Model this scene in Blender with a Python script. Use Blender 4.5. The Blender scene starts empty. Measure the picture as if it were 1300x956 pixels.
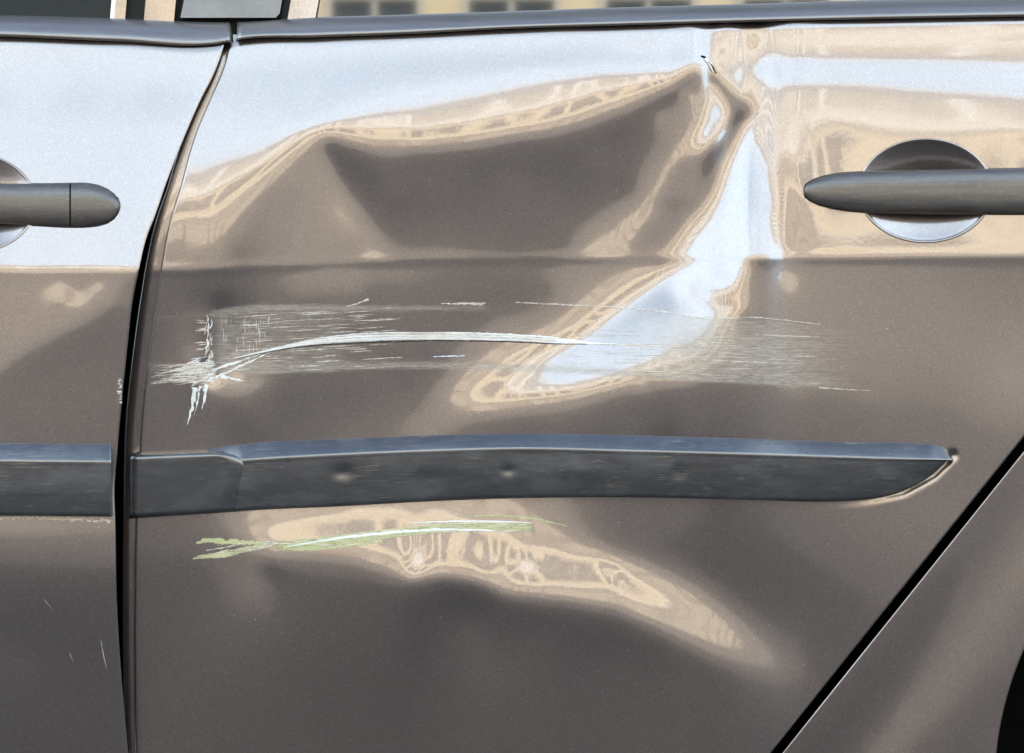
import bpy, math, random
import numpy as np
from mathutils import Vector
R = math.radians
random.seed(7); rng = np.random.default_rng(11)

# ------------------------------------------------------------------ camera, sky, sun, exposure
S = 0.0008            # metres per photo pixel on the plane of the door
DC = 1.5              # camera distance
ZC = 0.57
sc = bpy.context.scene
cam = bpy.data.objects.new('camera', bpy.data.cameras.new('camera'))
sc.collection.objects.link(cam); sc.camera = cam
cam.location = (0, -DC, ZC); cam.rotation_euler = (R(90), 0, 0)
cam.data.sensor_width = 36; cam.data.lens = 36*DC/(1300*S)
cam.data.clip_start = 0.05; cam.data.clip_end = 600
SUN_EL, SUN_AZ = 42, 12      # sun behind the car, a little to the right
w = bpy.data.worlds.new('World'); sc.world = w; w.use_nodes = True
nt = w.node_tree; bgn = nt.nodes['Background']
sky = nt.nodes.new('ShaderNodeTexSky'); sky.sky_type = 'NISHITA'; sky.sun_disc = False
sky.sun_elevation = R(SUN_EL); sky.sun_rotation = R(SUN_AZ)
sky.air_density = 1.0; sky.dust_density = 2.2; sky.ozone_density = 1.3
# thin bright cloud, denser towards the horizon, over a blue zenith
tcw = nt.nodes.new('ShaderNodeTexCoord'); sxyz = nt.nodes.new('ShaderNodeSeparateXYZ'); nt.links.new(tcw.outputs['Generated'], sxyz.inputs[0])
nzw = nt.nodes.new('ShaderNodeTexNoise'); nzw.inputs['Scale'].default_value = 2.2; nzw.inputs['Detail'].default_value = 6
mpw = nt.nodes.new('ShaderNodeMapping'); mpw.inputs['Scale'].default_value = (1, 1, 2.6); nt.links.new(tcw.outputs['Generated'], mpw.inputs[0]); nt.links.new(mpw.outputs[0], nzw.inputs['Vector'])
mrw = nt.nodes.new('ShaderNodeMapRange'); mrw.inputs[1].default_value = .6; mrw.inputs[2].default_value = .95; mrw.inputs[3].default_value = .92; mrw.inputs[4].default_value = -.1
nt.links.new(sxyz.outputs['Z'], mrw.inputs[0])
mdw = nt.nodes.new('ShaderNodeMath'); mdw.operation = 'MULTIPLY_ADD'; nt.links.new(nzw.outputs['Fac'], mdw.inputs[0]); mdw.inputs[1].default_value = .9; mdw.inputs[2].default_value = -.45
adw = nt.nodes.new('ShaderNodeMath'); adw.operation = 'ADD'; adw.use_clamp = True; nt.links.new(mrw.outputs[0], adw.inputs[0]); nt.links.new(mdw.outputs[0], adw.inputs[1])
mxw = nt.nodes.new('ShaderNodeMix'); mxw.data_type = 'RGBA'; nt.links.new(adw.outputs[0], mxw.inputs[0]); nt.links.new(sky.outputs[0], mxw.inputs[6]); mxw.inputs[7].default_value = (7.6, 9.5, 11.2, 1)
nt.links.new(mxw.outputs[2], bgn.inputs[0]); bgn.inputs[1].default_value = 0.13
sun = bpy.data.objects.new('sun', bpy.data.lights.new('sun', 'SUN')); sc.collection.objects.link(sun)
sun.data.energy = 5.0; sun.data.angle = R(0.5); sun.data.color = (1, .93, .82)
sd = Vector((math.sin(R(SUN_AZ))*math.cos(R(SUN_EL)), math.cos(R(SUN_AZ))*math.cos(R(SUN_EL)), math.sin(R(SUN_EL))))
sun.rotation_euler = (-sd).to_track_quat('-Z', 'Y').to_euler(); sun.location = (2, 6, 8)
sc.view_settings.view_transform = 'Standard'; sc.view_settings.look = 'None'
sc.view_settings.gamma = 1; sc.view_settings.use_curve_mapping = False
sc.view_settings.exposure = 1.5

# ------------------------------------------------------------------ materials
def nodemat(name):
    m = bpy.data.materials.new(name); m.use_nodes = True
    return m, m.node_tree, m.node_tree.nodes['Principled BSDF']
def N(t, kind, **kw):
    n = t.nodes.new(kind)
    for k, v in kw.items():
        if k.startswith('i_'): n.inputs[k[2:].replace('_', ' ')].default_value = v
        else: setattr(n, k, v)
    return n
def mapping(t, scale, rot=(0, 0, 0)):
    tc = N(t, 'ShaderNodeTexCoord'); mp = N(t, 'ShaderNodeMapping')
    mp.inputs['Scale'].default_value = scale; mp.inputs['Rotation'].default_value = rot
    t.links.new(tc.outputs['Object'], mp.inputs[0]); return mp.outputs[0]
def noise(t, vec, scale, detail=3, rough=.5):
    n = N(t, 'ShaderNodeTexNoise'); n.inputs['Scale'].default_value = scale
    n.inputs['Detail'].default_value = detail; n.inputs['Roughness'].default_value = rough
    t.links.new(vec, n.inputs['Vector']); return n.outputs['Fac']
def ramp(t, fac, stops):
    n = N(t, 'ShaderNodeValToRGB'); e = n.color_ramp.elements
    while len(e) < len(stops): e.new(.5)
    for q, (p, c) in zip(e, stops):
        q.position = p; q.color = c if len(c) == 4 else (*c, 1)
    t.links.new(fac, n.inputs[0]); return n.outputs[0]
def math_(t, op, a, b=None, clamp=False):
    n = N(t, 'ShaderNodeMath', operation=op); n.use_clamp = clamp
    for i, v in enumerate((a, b)):
        if v is None: continue
        if isinstance(v, (int, float)): n.inputs[i].default_value = v
        else: t.links.new(v, n.inputs[i])
    return n.outputs[0]
def mixc(t, fac, a, b, blend='MIX'):
    n = N(t, 'ShaderNodeMix', data_type='RGBA', blend_type=blend)
    for i, v in ((0, fac), (6, a), (7, b)):
        if isinstance(v, (int, float)): n.inputs[i].default_value = v
        elif isinstance(v, tuple): n.inputs[i].default_value = (*v, 1) if len(v) == 3 else v
        else: t.links.new(v, n.inputs[i])
    return n.outputs[2]
def bump(t, h, strength, dist, normal=None):
    n = N(t, 'ShaderNodeBump'); n.inputs['Strength'].default_value = strength
    n.inputs['Distance'].default_value = dist; t.links.new(h, n.inputs['Height'])
    if normal: t.links.new(normal, n.inputs['Normal'])
    return n.outputs[0]
W1 = (1, 1, 1); B0 = (0, 0, 0)

def make_paint(name, damage):
    m, t, b = nodemat(name)
    v = mapping(t, (1, 1, 1))
    vo = N(t, 'ShaderNodeTexVoronoi'); vo.inputs['Scale'].default_value = 1100
    t.links.new(v, vo.inputs['Vector'])
    sep = N(t, 'ShaderNodeSeparateColor'); t.links.new(vo.outputs['Color'], sep.inputs[0])
    fl = ramp(t, sep.outputs[0], [(0, (.215, .184, .168)), (.6, (.25, .211, .198)), (.93, (.275, .235, .220)), (1, (.35, .31, .287))])
    big = noise(t, v, 9, 2)
    col = mixc(t, math_(t, 'MULTIPLY', big, .25), fl, (.2, .17, .16))
    # fine dust
    du = noise(t, mapping(t, (60, 60, 60)), 4, 5, .7)
    col = mixc(t, math_(t, 'MULTIPLY', ramp(t, du, [(.45, B0), (.8, W1)]), .14), col, (.42, .38, .34))
    # dust specks, sparse
    v2 = N(t, 'ShaderNodeTexVoronoi'); v2.inputs['Scale'].default_value = 75; t.links.new(v, v2.inputs['Vector'])
    s2 = N(t, 'ShaderNodeSeparateColor'); t.links.new(v2.outputs['Color'], s2.inputs[0])
    speck = math_(t, 'MULTIPLY', math_(t, 'LESS_THAN', v2.outputs['Distance'], .05),
                  math_(t, 'GREATER_THAN', s2.outputs[1], .9))
    col = mixc(t, math_(t, 'MULTIPLY', speck, .75), col, (.62, .58, .52))
    rough = math_(t, 'ADD', math_(t, 'MULTIPLY', du, .08), .26)
    metal = .88; coat = 1.0
    if damage:
        at = N(t, 'ShaderNodeAttribute', attribute_name='scuff')
        st = noise(t, mapping(t, (6, 6, 230)), 5, 7, .75)     # long horizontal streaks
        gr = noise(t, mapping(t, (55, 55, 300)), 2.2, 5, .75)  # grain
        mx = math_(t, 'ADD', math_(t, 'MULTIPLY', st, .78), math_(t, 'MULTIPLY', gr, .22))
        k = math_(t, 'ADD', math_(t, 'MULTIPLY', at.outputs['Fac'], 1.0), mx)
        scm = ramp(t, math_(t, 'SUBTRACT', k, .5), [(.10, B0), (.24, (.28, .28, .28)), (.5, (.8, .8, .8))])
        scol = ramp(t, math_(t, 'ADD', math_(t, 'MULTIPLY', gr, .5), math_(t, 'MULTIPLY', st, .5)), [(.36, (.16, .14, .12)), (.5, (.34, .305, .27)), (.64, (.58, .54, .48))])
        col = mixc(t, scm, col, scol)
        metal = math_(t, 'SUBTRACT', .88, math_(t, 'MULTIPLY', scm, .75))
        coat = math_(t, 'SUBTRACT', 1.0, math_(t, 'MULTIPLY', scm, .8))
        rough = math_(t, 'ADD', rough, math_(t, 'MULTIPLY', scm, .18))
    t.links.new(col, b.inputs['Base Color'])
    for sock, v_ in (('Metallic', metal), ('Coat Weight', coat), ('Roughness', rough)):
        if isinstance(v_, float): b.inputs[sock].default_value = v_
        else: t.links.new(v_, b.inputs[sock])
    b.inputs['Coat IOR'].default_value = 2.1; b.inputs['Coat Roughness'].default_value = .06
    cr = ramp(t, sep.outputs[1], [(0, B0), (1, W1)])
    t.links.new(bump(t, cr, .04, .0004), b.inputs['Normal'])
    op = noise(t, v, 260, 2)
    t.links.new(bump(t, op, .05, .0006), b.inputs['Coat Normal'])
    return m
M = {}
M['paint'] = make_paint('taupe_metallic_paint', False)
M['paint_dam'] = make_paint('scuffed_taupe_paint', True)

def plastic(name, c0, c1, rough, streak=True, yellow=False, spec=.5, coat=0.):
    m, t, b = nodemat(name)
    n1 = noise(t, mapping(t, (4, 20, 40) if streak else (12, 12, 12)), 3, 6, .7)
    col = ramp(t, n1, [(.3, c0), (.75, c1)])
    if yellow:
        n2 = noise(t, mapping(t, (6, 30, 420)), 4, 4, .6)
        n3 = noise(t, mapping(t, (1, 1, 1)), 14, 3)
        mk = math_(t, 'MULTIPLY', ramp(t, n2, [(.61, B0), (.66, W1)]), ramp(t, n3, [(.52, B0), (.62, W1)]))
        col = mixc(t, math_(t, 'MULTIPLY', mk, .6), col, (.42, .38, .2))
        n4 = noise(t, mapping(t, (9, 9, 22)), 2.0, 4, .6)
        col = mixc(t, math_(t, 'MULTIPLY', ramp(t, n4, [(.5, B0), (.75, W1)]), .5), col, (.10, .105, .115))
    g = noise(t, mapping(t, (1, 1, 1)), 1500, 2)
    b.inputs['Coat Weight'].default_value = coat; b.inputs['Coat Roughness'].default_value = .2; b.inputs['Coat IOR'].default_value = 2.3
    t.links.new(col, b.inputs['Base Color']); b.inputs['Roughness'].default_value = rough
    b.inputs['Specular IOR Level'].default_value = spec
    t.links.new(bump(t, g, .25, .0003), b.inputs['Normal'])
    return m
M['strip'] = plastic('weathered_black_plastic', (.014, .0145, .016), (.036, .038, .044), .42, yellow=True, coat=.9)
M['belt'] = plastic('satin_grey_moulding', (.075, .07, .07), (.12, .112, .11), .34, spec=.8, coat=.8)
M['handle'] = plastic('worn_grey_plastic', (.028, .026, .026), (.10, .09, .083), .45, spec=.5, coat=.35)
def wear(m, tone, amt, sc_=(18, 60, 120)):
    """pale nicks and dust on plastic"""
    t = m.node_tree; b = t.nodes['Principled BSDF']; src = b.inputs['Base Color'].links[0].from_socket
    a = noise(t, mapping(t, sc_, (0, .5, 0)), 6, 6, .75); c = noise(t, mapping(t, (1, 1, 1)), 45, 6, .8)
    k = math_(t, 'MULTIPLY', ramp(t, a, [(.52, B0), (.68, W1)]), ramp(t, c, [(.42, B0), (.62, W1)]))
    t.links.new(mixc(t, math_(t, 'MULTIPLY', k, amt), src, tone), b.inputs['Base Color'])
    t.links.new(math_(t, 'ADD', math_(t, 'MULTIPLY', c, .25), b.inputs['Roughness'].default_value-.1), b.inputs['Roughness'])
wear(M['handle'], (.30, .26, .22), .4, (30, 50, 60)); wear(M['strip'], (.2, .21, .23), .35, (8, 40, 60)); wear(M['belt'], (.25, .23, .21), .3)
M['panelgrey'] = plastic('grained_grey_plastic', (.2, .2, .2), (.3, .3, .3), .55, streak=False)
M['rubber'] = plastic('black_rubber', (.008, .008, .008), (.015, .015, .015), .6, streak=False, spec=.2)
M['sill'] = plastic('dark_sill_plastic', (.005, .005, .0055), (.012, .012, .012), .6, spec=.25)
wear(M['sill'], (.12, .10, .08), .2, (20, 20, 30))
def simple(name, c, rough=.6, metal=0, spec=.5):
    m, t, b = nodemat(name)
    n1 = noise(t, mapping(t, (1, 1, 1)), 25, 5)
    col = mixc(t, n1, tuple(x*.8 for x in c), tuple(min(1, x*1.15) for x in c))
    t.links.new(col, b.inputs['Base Color'])
    b.inputs['Roughness'].default_value = rough; b.inputs['Metallic'].default_value = metal
    b.inputs['Specular IOR Level'].default_value = spec
    return m
M['black'] = simple('shadowed_gap_black', (.004, .004, .004), .9, spec=0)
M['steel'] = simple('bare_metal', (.55, .56, .6), .3, 1)
M['rim'] = simple('alloy', (.5, .5, .52), .3, 1)
M['seat'] = simple('dark_seat_cloth', (.012, .014, .015), .9)
def transfer(name, ca, cb, cover, rough=.5, metal=0.):
    m, t, b = nodemat(name)
    s1 = noise(t, mapping(t, (14, 14, 300)), 4, 5, .7)
    g = noise(t, mapping(t, (1, 1, 1)), 420, 4, .7)
    t.links.new(ramp(t, s1, [(.3, ca), (.7, cb)]), b.inputs['Base Color'])
    b.inputs['Roughness'].default_value = rough; b.inputs['Metallic'].default_value = metal
    a = math_(t, 'ADD', math_(t, 'MULTIPLY', s1, .5), math_(t, 'MULTIPLY', g, .5))
    t.links.new(ramp(t, a, [(1-cover-.04, B0), (1-cover+.04, W1)]), b.inputs['Alpha'])
    t.links.new(bump(t, g, .4, .0004), b.inputs['Normal'])
    return m
M['white'] = transfer('bare_white_primer', (.62, .65, .65), (.92, .94, .95), .74)
M['cream'] = transfer('chipped_cream_primer', (.36, .30, .24), (.85, .8, .72), .56)
M['green'] = transfer('yellow_green_paint', (.30, .34, .15), (.62, .62, .38), .6)
M['blueg'] = transfer('scored_silver_metal', (.45, .55, .75), (.7, .78, .9), .85, .25, .8)
M['score_shadow'] = simple('gouge_edge_shadow', (.05, .04, .035), .5)  # dark brown for scored lines that paint a groove's shadow
m, t, b = nodemat('tinted_glass'); M['glass'] = m
b.inputs['Base Color'].default_value = (.012, .016, .017, 1); b.inputs['Roughness'].default_value = .04
b.inputs['Specular IOR Level'].default_value = 1.0; b.inputs['IOR'].default_value = 1.9
m, t, b = nodemat('dark_tinted_glass'); M['glass_dark'] = m
b.inputs['Base Color'].default_value = (.01, .016, .018, 1); b.inputs['Roughness'].default_value = .25
b.inputs['Specular IOR Level'].default_value = .2

# ------------------------------------------------------------------ object helpers
def link(name, me, mat, parent=None, smooth=True):
    o = bpy.data.objects.new(name, me); sc.collection.objects.link(o)
    if mat is not None and not me.materials: me.materials.append(mat)
    if smooth: me.polygons.foreach_set('use_smooth', [True]*len(me.polygons))
    if parent is not None:
        o.parent = parent
        p = parent
        off = Vector((0, 0, 0))
        while p is not None: off += p.location; p = p.parent
        o.location = -off
    return o
def W(px, py, d):
    """photo pixel and height above the door plane -> world point"""
    px = np.asarray(px, float); py = np.asarray(py, float); d = np.asarray(d, float)
    k = (DC-d)/DC
    return np.stack(np.broadcast_arrays((px-650)*S*k, -d, ZC+(478-py)*S*k), -1)
def grid_mesh(name, P, mat, parent=None, keep=None, smooth=True, closed_u=False, closed_v=False, attr=None):
    r, c = P.shape[:2]
    idx = np.arange(r*c).reshape(r, c)
    if closed_u: idx = np.concatenate([idx, idx[:, :1]], 1)
    if closed_v: idx = np.concatenate([idx, idx[:1]], 0)
    F = np.stack([idx[:-1, :-1], idx[1:, :-1], idx[1:, 1:], idx[:-1, 1:]], -1).reshape(-1, 4)
    if keep is not None: F = F[keep.reshape(-1)]
    me = bpy.data.meshes.new(name)
    me.vertices.add(r*c); me.vertices.foreach_set('co', P.reshape(-1).astype('f'))
    me.loops.add(len(F)*4); me.loops.foreach_set('vertex_index', F.reshape(-1).astype('i'))
    me.polygons.add(len(F)); me.polygons.foreach_set('loop_start', np.arange(0, len(F)*4, 4, dtype='i'))
    me.update(calc_edges=True)
    if attr is not None:
        a = me.attributes.new('scuff', 'FLOAT', 'POINT'); a.data.foreach_set('value', attr.reshape(-1).astype('f'))
    return link(name, me, mat, parent, smooth)
def boxes_mesh(name, boxes, mat, parent=None, bevel=0):
    import bmesh
    bm = bmesh.new()
    for (x0, x1, y0, y1, z0, z1) in boxes:
        r = bmesh.ops.create_cube(bm, size=1)
        for v in r['verts']:
            v.co = ((x0+x1)/2+v.co.x*(x1-x0), (y0+y1)/2+v.co.y*(y1-y0), (z0+z1)/2+v.co.z*(z1-z0))
    if bevel: bmesh.ops.bevel(bm, geom=bm.edges[:], offset=bevel, segments=2, affect='EDGES', profile=.5)
    me = bpy.data.meshes.new(name); bm.to_mesh(me); bm.free()
    return link(name, me, mat, parent, smooth=False)
def curve(pts):
    a = np.array(pts, float)
    return lambda t: np.interp(t, a[:, 0], a[:, 1])
def scurve(pts):
    """smooth (Catmull-Rom like) interpolation of y over x"""
    a = np.array(pts, float); x, y = a[:, 0], a[:, 1]
    m_ = np.gradient(y, x)
    def f(t):
        t = np.asarray(t, float); tt = np.clip(t, x[0], x[-1])
        i = np.clip(np.searchsorted(x, tt)-1, 0, len(x)-2)
        h = x[i+1]-x[i]; u = (tt-x[i])/h
        r_ = (2*u**3-3*u**2+1)*y[i]+(u**3-2*u**2+u)*h*m_[i]+(-2*u**3+3*u**2)*y[i+1]+(u**3-u**2)*h*m_[i+1]
        return r_+(t-tt)*np.where(t < x[0], m_[0], m_[-1])
    return f

# ------------------------------------------------------------------ surface of a pressed panel from its inclination
def field(samples, PX, PY, c=7.0):
    """smooth interpolation of scattered inclination values (multiquadric)"""
    a = np.array(samples, float); n = len(a)
    X = a[:, :2]/100; cc = c/100
    r = np.sqrt(((X[:, None]-X[None])**2).sum(-1)+cc*cc)
    A = np.zeros((n+1, n+1)); A[:n, :n] = r - 8e-3*np.eye(n); A[:n, n] = 1; A[n, :n] = 1
    rhs = np.concatenate([a[:, 2], [0]]); sol = np.linalg.solve(A, rhs)
    out = np.full(PX.shape, sol[n])
    for i in range(n):
        out += sol[i]*np.sqrt((PX/100-X[i, 0])**2+(PY/100-X[i, 1])**2+cc*cc)
    return out
def along(pts, val, step=14):
    """samples along a polyline; val a number or one per point"""
    a = np.array(pts, float); v = np.full(len(a), val, float) if np.isscalar(val) else np.array(val, float)
    out = []
    for i in range(len(a)-1):
        L = np.hypot(*(a[i+1]-a[i])); k = max(1, int(round(L/min(step*.62, 16))))
        for j in range(k):
            u = j/k; out.append((*(a[i]*(1-u)+a[i+1]*u), v[i]*(1-u)+v[i+1]*u))
    out.append((*a[-1], v[-1])); return out
def dctm(n):
    k = np.arange(n)[:, None]; x = np.arange(n)[None]
    C_ = np.cos(math.pi*k*(x+.5)/n)*math.sqrt(2/n); C_[0] /= math.sqrt(2); return C_
def gblur(a, s):
    n = int(3*s)+1; k = np.exp(-.5*(np.arange(-n, n+1)/s)**2); k /= k.sum()
    for ax in (0, 1):
        p = np.pad(a, [(n, n) if q == ax else (0, 0) for q in (0, 1)], mode='edge')
        a = sum(k[i]*np.take(p, np.arange(i, i+a.shape[ax]), ax) for i in range(2*n+1))
    return a
ST = 2.0
def integrate(E, PY, lam=.012, mu=2e-6):
    """E: elevation (deg) that the mirrored view ray has; gives height d over the plane (m)"""
    e = np.degrees(np.arctan((478-PY)*S/DC))
    tilt = np.radians(np.clip((E-e)/2, -34, 34))
    g = np.tan(tilt)*S*ST
    g = .5*(g[1:]+g[:-1])
    ny, nx = E.shape
    b_ = np.zeros_like(E); b_[:-1] -= g; b_[1:] += g
    Cy, Cx = dctm(ny), dctm(nx)
    ly = 2-2*np.cos(math.pi*np.arange(ny)/ny); lx = 2-2*np.cos(math.pi*np.arange(nx)/nx)
    den = ly[:, None]+lam*lx[None]+mu
    return Cy.T@((Cy@b_@Cx.T)/den)@Cx
class Surf:
    def __init__(s, x0, y0, D_): s.x0, s.y0, s.D = x0, y0, D_
    def __call__(s, px, py):
        px, py = np.broadcast_arrays(np.asarray(px, float), np.asarray(py, float))
        ny, nx = s.D.shape
        u = np.clip((px-s.x0)/ST, 1, nx-2.001); v = np.clip((py-s.y0)/ST, 1, ny-2.001)
        i = np.floor(u).astype(int); j = np.floor(v).astype(int); fu = u-i; fv = v-j
        def wt(f):   # cubic B-spline, very smooth
            return [(1-f)**3/6, (3*f**3-6*f**2+4)/6, (-3*f**3+3*f**2+3*f+1)/6, f**3/6]
        wu, wv = wt(fu), wt(fv); out = 0
        for b_ in range(4):
            for a_ in range(4):
                out = out+wv[b_]*wu[a_]*s.D[np.clip(j+b_-1, 0, ny-1), np.clip(i+a_-1, 0, nx-1)]
        return out
def sig(x): return 1/(1+np.exp(-np.clip(x, -40, 40)))

crease = scurve([(-300, 343), (0, 342), (174, 342.5), (216, 343), (320, 339), (425, 333), (542, 329), (660, 328), (875, 327), (960, 327), (1300, 325), (1600, 324)])

# --- rear door: inclination map (values: degrees of elevation that the panel mirrors; roofline about 30, horizon 0)
RX0, RY0, RX1, RY1 = 140, 4, 1480, 1000
gx = np.arange(RX0, RX1+1, ST); gy = np.arange(RY0, RY1+1, ST)
PX, PY = np.meshgrid(gx, gy)
U = []
U += along([(290, 62), (500, 56), (650, 52), (780, 46), (870, 42)], 37, 40)
U += along([(930, 42), (960, 38), (1100, 37), (1300, 33), (1450, 32)], 21, 40)
U += along([(918, 56), (975, 55), (1100, 55), (1300, 52), (1450, 50)], 19, 40)
U += [(938, 88, 27), (913, 68, 19), (916, 80, 22), (922, 92, 25)]
U += along([(955, 92), (990, 92), (1100, 92), (1200, 95), (1300, 97), (1450, 100)], 37, 40)
U += along([(935, 100), (975, 108), (1100, 112), (1180, 121), (1300, 131), (1450, 140)], 28, 30)
U += along([(265, 105), (400, 95), (550, 85), (700, 78), (820, 72)], 43, 45)
U += along([(250, 150), (330, 140), (420, 120)], 41, 45)
U += [(800, 52, 30), (825, 50, 29), (880, 60, 36), (893, 48, 38), (890, 66, 38), (222, 205, 34), (240, 180, 38)]
U += along([(205, 250), (225, 238), (251, 226), (300, 205), (330, 194), (367, 171), (409, 157), (438, 148), (490, 136), (555, 127), (660, 108), (705, 100), (771, 94), (850, 92), (889, 77)], 30, 16)
U += along([(420, 170), (477, 180), (542, 180), (595, 175), (660, 165), (692, 160), (745, 148), (797, 130), (849, 109), (880, 88)], 1, 15)
U += along([(425, 179), (477, 192), (542, 194), (600, 189), (660, 179), (700, 174), (750, 164), (800, 146), (850, 124), (880, 104)], -9, 18)
U += along([(403, 174), (372, 199), (346, 228), (330, 246), (292, 293), (269, 322)], 1, 12)
U += along([(408, 184), (385, 206), (358, 236), (340, 256), (303, 303), (290, 322)], -5, 16)
U += [(205, 300, 12), (225, 300, 8), (240, 320, 6), (215, 330, 6), (262, 300, 5), (262, 265, 12), (230, 265, 18), (300, 240, 14), (208, 275, 20)]
U += [(445, 205, -24), (500, 240, -21), (520, 290, -22), (500, 260, -25), (395, 260, -7), (400, 300, -6), (445, 310, -9),
      (350, 280, -6), (320, 305, -6), (560, 225, -16), (650, 230, -19), (700, 260, -20), (760, 200, -13), (840, 145, -7), (870, 115, -5), (600, 300, -16), (560, 320, -13),
      (450, 322, -9), (350, 328, -7), (650, 318, -15), (720, 310, -13), (740, 260, -16), (800, 240, -10), (855, 170, -5), (780, 290, -6)]
U += along([(895, 105), (895, 126), (886, 157), (870, 183), (849, 209), (834, 240), (823, 267), (797, 290), (771, 314), (758, 322)], 2, 12)
U += along([(884, 120), (877, 155), (860, 180), (838, 208), (822, 238), (808, 264), (782, 286), (755, 308)], -3, 16)
U += [(858, 225, -8), (845, 255, -9), (865, 275, -7), (825, 295, -8), (835, 314, -4), (805, 316, -6), (878, 240, -7), (868, 205, -7), (888, 222, -6), (883, 262, -5), (856, 290, -6)]
U += along([(904, 110), (903, 140), (900, 170), (893, 182)], [26, 42, 42, 22], 10)      # first bright petal
U += [(914, 145, 38)]
U += along([(906, 98), (918, 115), (934, 132), (942, 148), (932, 166), (916, 186), (898, 210), (884, 230)], [-2, -6, -10, -15, -13, -12, -10, -8], 7)
U += along([(948, 158), (944, 185), (938, 215), (928, 250), (918, 285), (905, 318)], [34, 44, 50, 48, 44, 40], 12)   # second petal
U += along([(912, 215), (905, 245), (890, 275), (862, 312)], [4, 12, 16, 12], 12)
U += along([(922, 205), (916, 235), (906, 270), (890, 305)], [14, 28, 36, 36], 12)
U += along([(962, 165), (972, 210), (978, 255), (972, 315)], [26, 36, 40, 42], 14)
U += along([(988, 200), (998, 250), (1000, 310)], [12, 4, 1], 16)
U += along([(940, 300), (955, 318)], 42, 12)
U += along([(912, 90), (935, 108), (960, 130), (985, 165), (1005, 200), (1020, 240), (1032, 265), (1030, 315)], [26, 24, 22, 20, 16, 12, 10, 8], 16)
U += [(1008, 270, 0), (1012, 300, 0)]
U += [(1100, 150, 20), (1200, 158, 21), (1290, 190, 15), (1060, 190, 15), (1050, 305, 9), (1110, 322, 8), (1200, 322, 9), (1290, 315, 12), (1280, 290, 14), (1400, 250, 14), (1450, 310, 8), (1100, 200, 16)]
U = [(x, y, v if v > -7.5 or x > 890 or (x > 800 and y > 185) else v-2.5-(4 if x > 520 and v > -17 else 0)) for x, y, v in U]
U += along([(408, 187), (426, 226), (446, 262), (468, 300), (484, 325)], -10, 10)
U += along([(421, 188), (440, 224), (461, 258), (485, 296), (502, 322)], [-24, -24, -21, -19, -17], 10)
FU = gblur(field(U, PX, PY, 6), 1.3)
MM = []
ms = [(180, -8), (230, -9), (280, -13), (330, -10), (420, -9), (470, -14), (560, -17), (650, -16), (720, -12), (790, -6), (840, 0)]
MM += [(x, float(crease(x))+6, v) for x, v in ms]
MM += along([(865, 333), (830, 346), (790, 371), (760, 396), (735, 419), (705, 432), (650, 446), (600, 470)], [14, 11, 11, 11, 11, 10, 5, 0], 14)
MM += along([(855, 352), (830, 368), (800, 396), (760, 425), (715, 450), (660, 470)], [34, 40, 42, 39, 32, 18], 16)
MM += [(876, 340, 22), (866, 375, 38), (864, 400, 32)]
MM += along([(895, 336), (905, 352), (915, 362), (930, 358), (932, 338)], 44, 10)
MM += along([(884, 355), (896, 376), (915, 384), (936, 375), (944, 350)], 20, 12)
MM += along([(885, 392), (905, 396), (930, 392)], 30, 12)
MM += along([(962, 336), (958, 365), (948, 388), (925, 412), (890, 432), (850, 452), (820, 470)], [4, 5, 9, 17, 26, 27, 20], 14)
MM += along([(860, 418), (820, 445), (780, 466), (720, 484), (660, 496), (625, 500)], [36, 38, 36, 31, 22, 12], 16)
MM += along([(860, 396), (800, 428), (740, 458), (690, 478)], [44, 42, 38, 28], 16)
MM += along([(578, 506), (600, 512), (650, 508), (720, 500), (780, 490), (820, 482)], [1, 7, 9, 8, 5, 1], 16)
MM += along([(560, 540), (600, 530), (650, 525), (720, 520), (800, 505), (880, 490)], [-8, -6, -6, -8, -10, -9], 24)
MM += [(985, 345, -3), (990, 375, -3), (1000, 352, 4), (1004, 345, -2), (1045, 360, -5), (1040, 385, -5), (1080, 350, -6), (1100, 420, -6), (1180, 380, -6), (1250, 420, -6), (1200, 335, -7), (1300, 335, -7),
       (1285, 480, -4), (1200, 530, -9), (900, 530, -14), (1000, 540, -13), (1100, 500, -8), (960, 450, -5), (1030, 470, -7), (800, 545, -16), (1450, 450, -5), (1450, 550, -8), (700, 548, -14), (1000, 410, -5)]
MM += [(560, 360, -18), (480, 370, -17), (640, 370, -18), (700, 375, -14), (600, 405, -16), (520, 410, -16), (680, 405, -10), (380, 370, -11), (330, 365, -11), (240, 370, -13), (200, 400, -12), (290, 362, -16),
       (400, 410, -15), (340, 415, -12), (200, 440, -12), (220, 520, -13), (290, 520, -14), (360, 500, -15), (350, 540, -15), (450, 510, -15), (520, 490, -15), (540, 545, -7), (500, 548, -10), (440, 550, -11),
       (250, 555, -12), (200, 560, -13), (560, 470, -13), (440, 455, -13), (350, 460, -9)]
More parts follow.
